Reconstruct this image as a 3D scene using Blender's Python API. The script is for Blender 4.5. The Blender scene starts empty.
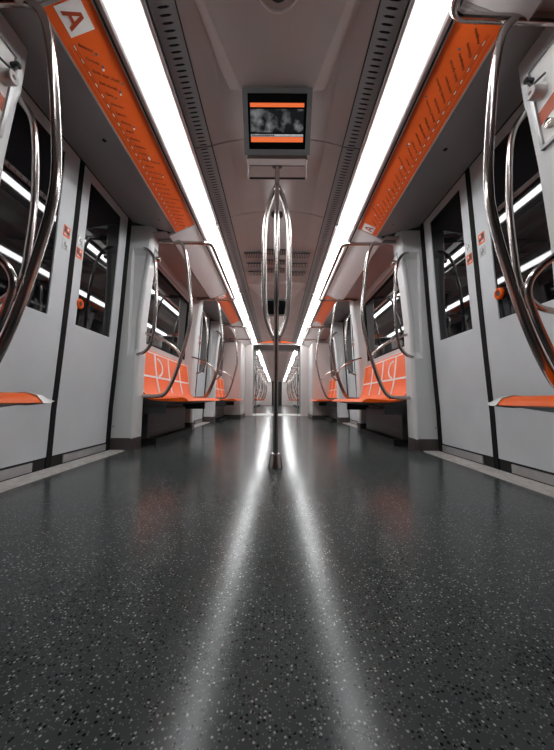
import bpy, bmesh, math, random
from mathutils import Vector, Matrix
random.seed(7)
sc = bpy.context.scene
col = sc.collection
H = 0.43                      # camera height above the floor

# ------------------------------------------------------------------ camera, world, exposure
cd = bpy.data.cameras.new('camera'); cam = bpy.data.objects.new('camera', cd); col.objects.link(cam)
cd.sensor_fit = 'HORIZONTAL'; cd.sensor_width = 36; cd.lens = 310/554*36
cd.clip_start = 0.02; cd.clip_end = 100
cam.location = (0.007, 0, H)
cam.matrix_world = (Matrix.Translation((0.007, 0, H)) @ Matrix.Rotation(math.radians(90+4.61), 4, 'X')
                    @ Matrix.Rotation(math.radians(0.35), 4, 'Z'))
sc.camera = cam
w = bpy.data.worlds.new('world'); sc.world = w; w.use_nodes = True
w.node_tree.nodes['Background'].inputs[0].default_value = (0.9, 0.92, 1, 1)
w.node_tree.nodes['Background'].inputs[1].default_value = 0.02
sc.view_settings.view_transform = 'Standard'; sc.view_settings.look = 'None'
sc.view_settings.gamma = 1; sc.view_settings.use_curve_mapping = False
sc.view_settings.exposure = 0.0
LIGHT = 18.0                   # emission of the fluorescent strips

# ------------------------------------------------------------------ materials
def mat(name, c, rough=.5, metal=0, spec=.5, emit=None, es=0, noise=None, bump=None, coat=0, cr=.1):
    m = bpy.data.materials.new(name); m.use_nodes = True
    nt = m.node_tree; b = nt.nodes['Principled BSDF']
    b.inputs['Base Color'].default_value = (*c, 1)
    b.inputs['Roughness'].default_value = rough; b.inputs['Metallic'].default_value = metal
    b.inputs['Specular IOR Level'].default_value = spec
    b.inputs['Coat Weight'].default_value = coat; b.inputs['Coat Roughness'].default_value = cr
    if emit: b.inputs['Emission Color'].default_value = (*emit, 1); b.inputs['Emission Strength'].default_value = es
    tc = nt.nodes.new('ShaderNodeTexCoord')
    if noise:
        n = nt.nodes.new('ShaderNodeTexNoise'); n.inputs['Scale'].default_value = noise[0]; n.inputs['Detail'].default_value = 5
        nt.links.new(tc.outputs['Object'], n.inputs['Vector'])
        r = nt.nodes.new('ShaderNodeValToRGB')
        r.color_ramp.elements[0].position = .3; r.color_ramp.elements[1].position = .7
        k = noise[1]
        r.color_ramp.elements[0].color = (*[x*(1-k) for x in c], 1); r.color_ramp.elements[1].color = (*[min(1, x*(1+k)) for x in c], 1)
        nt.links.new(n.outputs['Fac'], r.inputs['Fac']); nt.links.new(r.outputs['Color'], b.inputs['Base Color'])
    if bump:
        n = nt.nodes.new('ShaderNodeTexNoise'); n.inputs['Scale'].default_value = bump[0]; n.inputs['Detail'].default_value = 3
        nt.links.new(tc.outputs['Object'], n.inputs['Vector'])
        bp = nt.nodes.new('ShaderNodeBump'); bp.inputs['Strength'].default_value = bump[1]; bp.inputs['Distance'].default_value = .002
        nt.links.new(n.outputs['Fac'], bp.inputs['Height']); nt.links.new(bp.outputs['Normal'], b.inputs['Normal'])
    return m

M = dict(
 door=mat('grey_door_paint', (.62, .65, .67), .42, noise=(3, .06)),
 white=mat('pale_plastic', (.68, .69, .69), .38, noise=(2, .04)),
 seal=mat('black_rubber', (.008, .008, .008), .8, spec=.2, noise=(20, .2)),
 glass=mat('dark_tinted_glass', (.004, .004, .005), .03, spec=.5, noise=(1, .1)),
 steel=mat('brushed_steel', (.47, .43, .41), .2, metal=1, noise=(30, .04)),
 orange=mat('orange_plastic', (.88, .125, .004), .42, spec=.2, noise=(4, .05)),
 sign=mat('orange_sign', (.86, .125, .012), .45, noise=(3, .05)),
 signred=mat('dark_orange_edge', (.42, .06, .012), .5, noise=(3, .05)),
 ink=mat('dark_ink', (.10, .02, .01), .6, noise=(40, .1)),
 blue=mat('grey_blue_ink', (.12, .15, .22), .5, noise=(40, .1)),
 paint=mat('white_print', (.82, .80, .78), .45, noise=(20, .03)),
 ceil=mat('warm_grey_ceiling', (.52, .47, .455), .42, noise=(2.5, .06)),
 soffit=mat('grey_soffit', (.30, .31, .32), .38, noise=(2, .06)),
 soffit2=mat('mauve_soffit', (.45, .40, .40), .38, noise=(2, .06)),
 cove=mat('pale_cove_panel', (.62, .60, .60), .35, noise=(2, .04)),
 lining=mat('pale_pink_lining', (.60, .54, .52), .35, noise=(2, .05)),
 trim=mat('aluminium_trim', (.55, .52, .51), .3, metal=.6, noise=(8, .05)),
 dark=mat('charcoal_plastic', (.03, .03, .032), .45, noise=(6, .15)),
 black=mat('black_gap', (.006, .006, .006), .7, noise=(6, .1)),
 brown=mat('brown_kick_plate', (.06, .048, .045), .4, noise=(6, .15)),
 heater=mat('heater_cover_grey', (.05, .05, .052), .4, noise=(6, .1)),
 grey=mat('mid_grey_plastic', (.16, .16, .165), .4, noise=(6, .08)),
 tgrey=mat('monitor_housing_grey', (.17, .175, .18), .38, noise=(6, .06)),
 sill=mat('ribbed_sill_metal', (.55, .53, .51), .42, metal=.3, noise=(25, .18)),
 kick=mat('scuffed_kick_metal', (.45, .45, .45), .35, metal=.4, noise=(9, .15)),
 screen=mat('black_screen', (.004, .004, .005), .12, noise=(6, .1)),
 barO=mat('screen_orange_bar', (.5, .1, .02), .5, emit=(.9, .17, .05), es=.75, noise=(6, .05)),
 barW=mat('screen_caption_bar', (.4, .4, .42), .5, emit=(.5, .52, .58), es=.45, noise=(60, .3)),
 bellows=mat('bellows_rubber', (.30, .30, .305), .6, noise=(9, .15)),
 tinttube=mat('diffuser_trim', (.52, .47, .46), .35, noise=(6, .05)),
)
# fluorescent diffuser
def lamp_mat():
    m = bpy.data.materials.new('lit_diffuser'); m.use_nodes = True; nt = m.node_tree
    b = nt.nodes['Principled BSDF']; b.inputs['Base Color'].default_value = (.9, .9, .9, 1); b.inputs['Roughness'].default_value = .4
    tc = nt.nodes.new('ShaderNodeTexCoord'); n = nt.nodes.new('ShaderNodeTexNoise'); n.inputs['Scale'].default_value = 1.3
    nt.links.new(tc.outputs['Object'], n.inputs['Vector'])
    r = nt.nodes.new('ShaderNodeMapRange'); r.inputs['To Min'].default_value = LIGHT*.9; r.inputs['To Max'].default_value = LIGHT*1.1
    nt.links.new(n.outputs['Fac'], r.inputs['Value']); nt.links.new(r.outputs['Result'], b.inputs['Emission Strength'])
    b.inputs['Emission Color'].default_value = (.97, .99, 1, 1)
    return m
M['lamp'] = lamp_mat()
# picture on the monitor
def pic_mat():
    m = bpy.data.materials.new('screen_picture'); m.use_nodes = True; nt = m.node_tree
    b = nt.nodes['Principled BSDF']; b.inputs['Base Color'].default_value = (.01, .01, .01, 1); b.inputs['Roughness'].default_value = .15
    tc = nt.nodes.new('ShaderNodeTexCoord'); n = nt.nodes.new('ShaderNodeTexNoise'); n.inputs['Scale'].default_value = 16; n.inputs['Detail'].default_value = 4
    nt.links.new(tc.outputs['Object'], n.inputs['Vector'])
    r = nt.nodes.new('ShaderNodeValToRGB'); e = r.color_ramp.elements
    e[0].position = .46; e[0].color = (.01, .012, .014, 1); e[1].position = .72; e[1].color = (.35, .36, .37, 1)
    nt.links.new(n.outputs['Fac'], r.inputs['Fac']); nt.links.new(r.outputs['Color'], b.inputs['Emission Color'])
    b.inputs['Emission Strength'].default_value = .6
    return m
M['pic'] = pic_mat()
# speckled rubber floor
def floor_mat():
    m = bpy.data.materials.new('speckled_floor'); m.use_nodes = True; nt = m.node_tree; L = nt.links.new
    b = nt.nodes['Principled BSDF']; b.inputs['Specular IOR Level'].default_value = .18
    tc = nt.nodes.new('ShaderNodeTexCoord')
    def speck(scale, thr, seed, dens):
        mp = nt.nodes.new('ShaderNodeMapping'); mp.inputs['Location'].default_value = (seed, seed*.7, 0); L(tc.outputs['Object'], mp.inputs['Vector'])
        v = nt.nodes.new('ShaderNodeTexVoronoi'); v.inputs['Scale'].default_value = scale; v.voronoi_dimensions = '2D'; L(mp.outputs[0], v.inputs['Vector'])
        s = nt.nodes.new('ShaderNodeMath'); s.operation = 'LESS_THAN'; s.inputs[1].default_value = thr; L(v.outputs['Distance'], s.inputs[0])
        sp = nt.nodes.new('ShaderNodeSeparateColor'); L(v.outputs['Color'], sp.inputs[0])
        g = nt.nodes.new('ShaderNodeMath'); g.operation = 'LESS_THAN'; g.inputs[1].default_value = dens; L(sp.outputs[0], g.inputs[0])
        q = nt.nodes.new('ShaderNodeMath'); q.operation = 'MULTIPLY'; L(s.outputs[0], q.inputs[0]); L(g.outputs[0], q.inputs[1]); return q.outputs[0]
    base = nt.nodes.new('ShaderNodeTexNoise'); base.inputs['Scale'].default_value = 2.2; L(tc.outputs['Object'], base.inputs['Vector'])
    cr = nt.nodes.new('ShaderNodeValToRGB'); cr.color_ramp.elements[0].color = (.040, .047, .046, 1); cr.color_ramp.elements[1].color = (.055, .063, .062, 1)
    cr.color_ramp.elements[0].position = .3; cr.color_ramp.elements[1].position = .7; L(base.outputs['Fac'], cr.inputs[0])
    cur = cr.outputs[0]
    for sc_, thr, seed, dens, c in ((150, .27, 3, .12, (.32, .32, .31, 1)), (125, .27, 11, .30, (.003, .003, .003, 1)), (230, .3, 21, .28, (.12, .13, .13, 1))):
        mx = nt.nodes.new('ShaderNodeMix'); mx.data_type = 'RGBA'; L(speck(sc_, thr, seed, dens), mx.inputs[0]); L(cur, mx.inputs[6]); mx.inputs[7].default_value = c
        cur = mx.outputs[2]
    L(cur, b.inputs['Base Color'])
    n2 = nt.nodes.new('ShaderNodeTexNoise'); n2.inputs['Scale'].default_value = 5; n2.inputs['Detail'].default_value = 6; L(tc.outputs['Object'], n2.inputs['Vector'])
    mr = nt.nodes.new('ShaderNodeMapRange'); mr.inputs['To Min'].default_value = .14; mr.inputs['To Max'].default_value = .23; L(n2.outputs['Fac'], mr.inputs['Value'])
    L(mr.outputs[0], b.inputs['Roughness'])
    n3 = nt.nodes.new('ShaderNodeTexNoise'); n3.inputs['Scale'].default_value = 260; L(tc.outputs['Object'], n3.inputs['Vector'])
    bp = nt.nodes.new('ShaderNodeBump'); bp.inputs['Strength'].default_value = .12; bp.inputs['Distance'].default_value = .0006
    L(n3.outputs['Fac'], bp.inputs['Height']); L(bp.outputs[0], b.inputs['Normal'])
    return m
M['floor'] = floor_mat()

# ------------------------------------------------------------------ helpers
class T:      # side s (+1 right, -1 left), base distance y0, direction m
    def __init__(self, s=1, y0=0, m=1): self.s, self.y0, self.m = s, y0, m
    def __call__(self, p): return Vector((p[0]*self.s, self.y0+self.m*p[1], p[2]))
ID = T()

def part(name, bm, m, parent=None, smooth=False, label=None):
    bmesh.ops.recalc_face_normals(bm, faces=bm.faces)
    me = bpy.data.meshes.new(name)
    if parent:
        bm.transform(Matrix.Translation(-origin(parent)))
    bm.to_mesh(me); bm.free()
    me.materials.append(M[m] if isinstance(m, str) else m)
    if smooth:
        for p in me.polygons: p.use_smooth = True
        try: me.set_sharp_from_angle(angle=math.radians(40))
        except Exception: pass
    o = bpy.data.objects.new(name, me); col.objects.link(o)
    if parent: o.parent = parent
    if label: o['label'] = label
    return o
def origin(o):
    v = Vector((0, 0, 0))
    while o is not None:
        v = v + o.location; o = o.parent
    return v
def recentre(o):     # moves a single-mesh thing's origin to the centre of its base
    me = o.data; xs = [v.co.x for v in me.vertices]; ys = [v.co.y for v in me.vertices]; zs = [v.co.z for v in me.vertices]
    c = Vector(((min(xs)+max(xs))/2, (min(ys)+max(ys))/2, min(zs)))
    me.transform(Matrix.Translation(-c)); o.location = c; return o
def thing(name, loc, label, cat, group=None):
    o = bpy.data.objects.new(name, None); col.objects.link(o); o.location = loc; o.empty_display_size = .05
    o['label'] = label; o['category'] = cat
    if group: o['group'] = group
    return o
def solo(o, label, cat, group=None):
    o['label'] = label; o['category'] = cat
    if group: o['group'] = group
    return recentre(o)
def struct(o, label=None):
    o['kind'] = 'structure'
    if label: o['label'] = label
    return o
def sempty(name, loc, label=None):
    o = bpy.data.objects.new(name, None); col.objects.link(o); o.location = loc; o.empty_display_size = .05
    return struct(o, label)

def face(bm, pts, t=ID):
    return bm.faces.new([bm.verts.new(t(p)) for p in pts])
def box(bm, x0, x1, y0, y1, z0, z1, t=ID, bev=0):
    v = [bm.verts.new(t((x, y, z))) for x in (x0, x1) for y in (y0, y1) for z in (z0, z1)]
    fs = [bm.faces.new([v[i] for i in f]) for f in ((0, 1, 3, 2), (4, 6, 7, 5), (0, 4, 5, 1), (2, 3, 7, 6), (0, 2, 6, 4), (1, 5, 7, 3))]
    if bev:
        es = list({e for f in fs for e in f.edges})
        bmesh.ops.bevel(bm, geom=es, offset=bev, segments=2, profile=.5, affect='EDGES')
def prism(bm, poly, y0, y1, t=ID):        # polygon in X,Z extruded along Y
    a = [bm.verts.new(t((x, y0, z))) for x, z in poly]; b = [bm.verts.new(t((x, y1, z))) for x, z in poly]
    bm.faces.new(a); bm.faces.new(b)
    n = len(poly)
    for i in range(n): bm.faces.new([a[i], a[(i+1) % n], b[(i+1) % n], b[i]])
def ribbon(bm, line, th, y0, y1, t=ID):    # open X,Z polyline with thickness (offset by normal), extruded along Y
    off = []
    for i, p in enumerate(line):
        a = line[max(i-1, 0)]; c = line[min(i+1, len(line)-1)]
        d = Vector((c[0]-a[0], c[1]-a[1])).normalized(); off.append((p[0]-d.y*th, p[1]+d.x*th))
    for i in range(len(line)-1):
        prism(bm, [line[i], line[i+1], off[i+1], off[i]], y0, y1, t)
    bmesh.ops.remove_doubles(bm, verts=bm.verts, dist=1e-5)
def smooth_path(pts, n=8):
    P = [Vector(p) for p in pts]; out = []
    for i in range(len(P)-1):
        p0 = P[i-1] if i else P[0]*2-P[1]; p1, p2 = P[i], P[i+1]; p3 = P[i+2] if i+2 < len(P) else P[-1]*2-P[-2]
        for k in range(n):
            u = k/n
            out.append(.5*((2*p1)+(p2-p0)*u+(2*p0-5*p1+4*p2-p3)*u*u+(-p0+3*p1-3*p2+p3)*u**3))
    out.append(P[-1]); return out
def fillet(pts, r, n=6):                  # polyline with rounded corners
    P = [Vector(p) for p in pts]; out = [P[0]]
    for i in range(1, len(P)-1):
        a, b, c = P[i-1], P[i], P[i+1]
        d1 = (a-b).normalized(); d2 = (c-b).normalized(); k = min(r, (a-b).length*.49, (c-b).length*.49)
        s, e = b+d1*k, b+d2*k
        for j in range(n+1):
            u = j/n; out.append(s*(1-u)**2+b*2*u*(1-u)+e*u*u)
    out.append(P[-1]); return out
def tube(bm, path, r, seg=12, t=ID, rad=None):
    P = [t(p) for p in path]; rings = []; up = None
    for i, p in enumerate(P):
        d = (P[min(i+1, len(P)-1)]-P[max(i-1, 0)]).normalized()
        if up is None:
            up = Vector((0, 0, 1)) if abs(d.z) < .9 else Vector((0, 1, 0))
        up = (up-d*up.dot(d)).normalized(); sd = d.cross(up)
        rr = rad[i] if rad else r
        rings.append([bm.verts.new(p+(up*math.cos(a)+sd*math.sin(a))*rr) for a in (2*math.pi*k/seg for k in range(seg))])
    for a, b in zip(rings, rings[1:]):
        for k in range(seg): bm.faces.new([a[k], a[(k+1) % seg], b[(k+1) % seg], b[k]])
    bm.faces.new(rings[0]); bm.faces.new(rings[-1])
def lathe(bm, prof, c, axis=(0, 0, 1), seg=24, t=ID):   # prof: (radius, height) along axis from c
    ax = Vector(axis).normalized(); u = ax.orthogonal().normalized(); v = ax.cross(u); rings = []
    c = Vector(c)
    for r, h in prof:
        rings.append([bm.verts.new(t(c+ax*h+(u*math.cos(a)+v*math.sin(a))*max(r, 1e-4))) for a in (2*math.pi*k/seg for k in range(seg))])
    for a, b in zip(rings, rings[1:]):
        for k in range(seg): bm.faces.new([a[k], a[(k+1) % seg], b[(k+1) % seg], b[k]])
    bm.faces.new(rings[0]); bm.faces.new(rings[-1])
B = bmesh.new
def interp(tab, z):
    if z <= tab[0][0]: return tab[0][1]
    for (a, x), (b, y) in zip(tab, tab[1:]):
        if z <= b: return x+(y-x)*(z-a)/(b-a)
    return tab[-1][1]
DW = [(0, 1.395), (.35, 1.383), (.71, 1.36), (1.13, 1.335), (1.8, 1.303), (2.08, 1.29)]      # door skin, X over height
LW = [(0, 1.33), (.9, 1.31), (1.3, 1.285), (1.86, 1.25), (2.1, 1.24)]                       # lining of the seat bays
def dX(z): return interp(DW, z)
def lX(z): return interp(LW, z)
def sheet(bm, fx, zs, ys, skip, th, off, t):
    """curved wall sheet: a slab of thickness th, its face off inboard of fx(z)"""
    for i in range(len(ys)-1):
        for j in range(len(zs)-1):
            if skip(ys[i], ys[i+1], zs[j], zs[j+1]): continue
            a, b = fx(zs[j])-off, fx(zs[j+1])-off
            v = [(a, ys[i], zs[j]), (a, ys[i+1], zs[j]), (b, ys[i+1], zs[j+1]), (b, ys[i], zs[j+1])]
            w_ = [(p[0]+th, p[1], p[2]) for p in v]
            V = [bm.verts.new(t(p)) for p in v+w_]
            for f in ((0, 1, 2, 3), (4, 5, 6, 7), (0, 1, 5, 4), (2, 3, 7, 6), (1, 2, 6, 5), (0, 3, 7, 4)): bm.faces.new([V[k] for k in f])
    bmesh.ops.remove_doubles(bm, verts=bm.verts, dist=1e-5)
    # drop inner duplicate faces
    seen = {}
    for f in list(bm.faces):
        k = tuple(sorted(v.index for v in f.verts)) if False else frozenset(f.verts)
        seen.setdefault(k, []).append(f)
    bmesh.ops.delete(bm, geom=[f for fs in seen.values() if len(fs) > 1 for f in fs], context='FACES')

# ------------------------------------------------------------------ layout (metres)
CAR_END = 8.5
Y_BACK = -1.6
SH = {1: .0, -1: -.05}                    # the left wall is set a touch nearer
DOORS = [(1.31, 1.99, 2.68), (4.62, 5.30, 5.98)]
PW = .17

# ------------------------------------------------------------------ floor
bm = B(); box(bm, -1.253, 1.253, Y_BACK, CAR_END, -.05, 0)
fl = struct(part('floor', bm, 'floor'))
bm = B()
box(bm, -1.6, -1.2531, Y_BACK, CAR_END, -.05, -.004); box(bm, 1.2531, 1.6, Y_BACK, CAR_END, -.05, -.004)
struct(part('floor', bm, 'dark'))
# gangway and next car floor
bm = B(); box(bm, -.80, .80, CAR_END+.001, 9.6, -.05, .012, bev=.004); struct(part('floor', bm, 'sill'))
bm = B(); box(bm, -1.5, 1.5, 9.601, 26, -.05, 0); struct(part('floor', bm, 'floor'))

# ------------------------------------------------------------------ ceiling
def zc(z): return z+H
def ceiling_center(y0, y1, name='ceiling'):
    line = [(-.41, zc(1.585)), (-.30, zc(1.615)), (-.15, zc(1.635)), (0, zc(1.64)), (.15, zc(1.635)), (.30, zc(1.615)), (.41, zc(1.585))]
    bm = B(); ribbon(bm, line, .03, y0, y1); return struct(part(name, bm, 'ceil', smooth=True))
seams = [.98, 1.82, 2.58, 4.40, 6.2, CAR_END]
prev = Y_BACK
for s_ in seams[1:]:
    ceiling_center(prev+.005, s_-.005); prev = s_
# dark void above the seams
bm = B(); box(bm, -1.55, 1.55, Y_BACK, 26, zc(1.72), zc(1.75)); struct(part('ceiling', bm, 'black'))
# raised crease wedge in front of the screens: a shallow funnel pressed into the ceiling
def funnel(yf, yn):
    bm = B()
    zf, zn = zc(1.60), zc(1.612)
    pts_n = [(-.405, yn, zc(1.586)), (-.365, yn, zc(1.589)), (.365, yn, zc(1.589)), (.405, yn, zc(1.586))]
    pts_f = [(-.26, yf, zc(1.623)), (-.185, yf, zc(1.616)), (.185, yf, zc(1.616)), (.26, yf, zc(1.623))]
    a = [bm.verts.new(p) for p in pts_n]; b = [bm.verts.new(p) for p in pts_f]
    at = [bm.verts.new((p[0], p[1], zc(1.645))) for p in pts_n]; bt = [bm.verts.new((p[0], p[1], zc(1.645))) for p in pts_f]
    for i in range(3): bm.faces.new([a[i], a[i+1], b[i+1], b[i]]); bm.faces.new([at[i], at[i+1], bt[i+1], bt[i]])
    for u, v in ((a, at), (b, bt)): bm.faces.new([u[0], u[1], u[2], u[3], v[3], v[2], v[1], v[0]])
    bm.faces.new([a[0], b[0], bt[0], at[0]]); bm.faces.new([a[3], b[3], bt[3], at[3]])
    return bm
struct(part('trim_1', funnel(1.50, .78), 'ceil'), 'funnel-shaped ceiling panel in front of the nearest screen')
struct(part('trim_2', funnel(4.85, 4.15), 'ceil'))

# perforated air strips
def air_strip(side, y0, y1, nm):
    t = T(side); bm = B(); p = .027
    a, b, za, zb = .412, .515, zc(1.585), zc(1.57)
    def P(x, y): return t((x, y, za+(zb-za)*(x-a)/(b-a)))
    n = int((y1-y0)/p); pl = (y1-y0)/n
    xl, x1, x2, xr = a+.022, a+.036, b-.040, b-.026
    for i in range(n):
        Y = y0+i*pl; ym = Y+pl/2; h = .0048
        def F(q): bm.faces.new([bm.verts.new(P(*c)) for c in q])
        F([(a, ym), (xl, ym), (x1, ym+h), (x2, ym+h), (xr, ym), (b, ym), (b, Y+pl), (a, Y+pl)])
        F([(a, Y), (b, Y), (b, ym), (xr, ym), (x2, ym-h), (x1, ym-h), (xl, ym), (a, ym)])
    root = sempty(nm, (side*.46, (y0+y1)/2, zc(1.58)), 'perforated grey air strip beside the light')
    part('perforated_panel', bm, 'soffit', root)
    bm = B(); box(bm, a-.002, b, y0, y1, zc(1.60), zc(1.605), t); part('duct_backing', bm, 'black', root)
    bm = B(); box(bm, a-.006, a-.001, y0, y1, zc(1.582), zc(1.60), t); box(bm, b, b+.008, y0, y1, zc(1.566), zc(1.60), t); part('shadow_gap', bm, 'black', root)
tn = 3
for side in (-1, 1):
    for y0, y1 in ((.3, 1.82), (1.825, 4.40), (4.405, 6.2), (6.205, CAR_END)):
        air_strip(side, y0+.001, y1-.001, 'trim_%d' % tn); tn += 1
# ------------------------------------------------------------------ fluorescent light units
units = [(.55, 2.66), (2.666, 4.40), (4.406, 6.03), (6.036, CAR_END-.02)]
words = ['nearest', 'second', 'third', 'farthest']
for side in (-1, 1):
    sn = 'left' if side < 0 else 'right'
    for i, (y0, y1) in enumerate(units):
        t = T(side)
        r = thing('ceiling_light', (side*.6, (y0+y1)/2, zc(1.50)), '%s long white fluorescent light strip of the %s ceiling row' % (words[i], sn), 'light', 'fluorescent strips of the carriage ceiling')
        bm = B(); xo = .662; arc = [(.560+(xo-.560)*k/8, zc(1.566-(xo-.560)*.27*k/8-.030*math.sin(math.pi*k/8))) for k in range(9)]
        ribbon(bm, arc, .008, y0+.004, y1-.004, t); part('diffuser', bm, 'lamp', r, True)
        bm = B(); ribbon(bm, [(.524, zc(1.563)), (.536, zc(1.553)), (.559, zc(1.560))], .01, y0+.001, y1-.001, t); part('inner_trim', bm, 'trim', r)
        bm = B(); ribbon(bm, [(xo+.001, zc(1.545)), (xo+.012, zc(1.533)), (.685, zc(1.530)), (.703, zc(1.534))], .01, y0+.001, y1-.001, t); part('outer_trim', bm, 'tinttube', r)
        bm = B(); ribbon(bm, [(.704, zc(1.545)), (.716, zc(1.540))], .01, y0, y1, t); part('shadow_gap', bm, 'black', r)
        for yy in (y1-.004,):
            bm = B(); lathe(bm, [(.007, 0), (.009, .004), (.006, .012), (0, .014)], (.537, yy-.03, zc(1.558)), (0, 0, -1), 12, t); part('latch', bm, 'dark', r, True)
        bm = B(); box(bm, .52, .70, y0, y0+.003, zc(1.542), zc(1.60), t); part('end_cap', bm, 'tinttube', r)
# ------------------------------------------------------------------ cove and soffits
OT, OB = (.722, zc(1.548)), (.897, zc(1.47))
CR = (.955, zc(1.500))
def cove(side, y0, y1, kind, nm):
    t = T(side, 0)
    if kind == 'door':
        bm = B(); ribbon(bm, [OT, OB], .02 if side else .02, y0, y1, t); struct(part(nm, bm, 'trim'), 'metal backing rail of the route map strip')
        bm = B(); ribbon(bm, [(OB[0], OB[1]-.004), (OB[0]+.012, OB[1]-.001), (1.10, zc(1.52)), (1.34, zc(1.585))], .012, y0, y1, t)
        o = struct(part('ceiling_door_soffit', bm, 'soffit')); o.name = 'ceiling'
    else:
        bm = B(); ribbon(bm, [OT, (CR[0], OT[1]+(OB[1]-OT[1])*(CR[0]-OT[0])/(OB[0]-OT[0]))], .02, y0, y1, t); struct(part(nm, bm, 'cove'))
        bm = B(); ribbon(bm, [(.956, zc(1.445)), (.985, zc(1.475)), (1.205, zc(1.468)), (1.235, zc(1.405)), (1.285, zc(1.400))], .012, y0, y1, t)
        o = struct(part('ceiling', bm, 'soffit2'))
for side in (-1, 1):
    sh = SH[side]
    segs = [(Y_BACK, 1.08, 'bay'), (1.08, 2.69, 'door'), (2.69, 4.42, 'bay'), (4.42, 6.03, 'door'), (6.03, CAR_END, 'bay')]
    for a, b, k in segs:
        cove(side, a+(sh if a > Y_BACK else 0)+.0008, b+(sh if b < CAR_END else 0)-.0008, k, 'trim_%d' % tn); tn += 1
    for (a, c, b) in DOORS:     # added black discs standing in for dark holes in the door soffit
        for yy in (a+.42, b-.16):
            t = T(side, sh); bm = B(); lathe(bm, [(.012, 0), (.012, .003), (.008, .005)], (1.0 if yy < c else .98, yy, zc(1.493)), (0, 0, -1), 16, t)
            solo(part('soffit_hole_disc', bm, 'black', None), 'small black disc standing in for a dark hole in the %s soffit %s the %s doors' % ('left' if side < 0 else 'right', 'before' if yy < c else 'past the middle of', 'near' if a < 2 else 'far'), 'hole')

# ------------------------------------------------------------------ outer side walls (behind everything)
for side, nm in ((-1, 'wall_left'), (1, 'wall_right')):
    bm = B(); box(bm, 1.50, 1.55, Y_BACK, CAR_END, -.05, 2.15, T(side)); struct(part(nm, bm, 'black'))
bm = B(); box(bm, -1.55, 1.55, Y_BACK-.05, Y_BACK, -.05, 2.18); struct(part('wall_back', bm, 'grey'))

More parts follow.
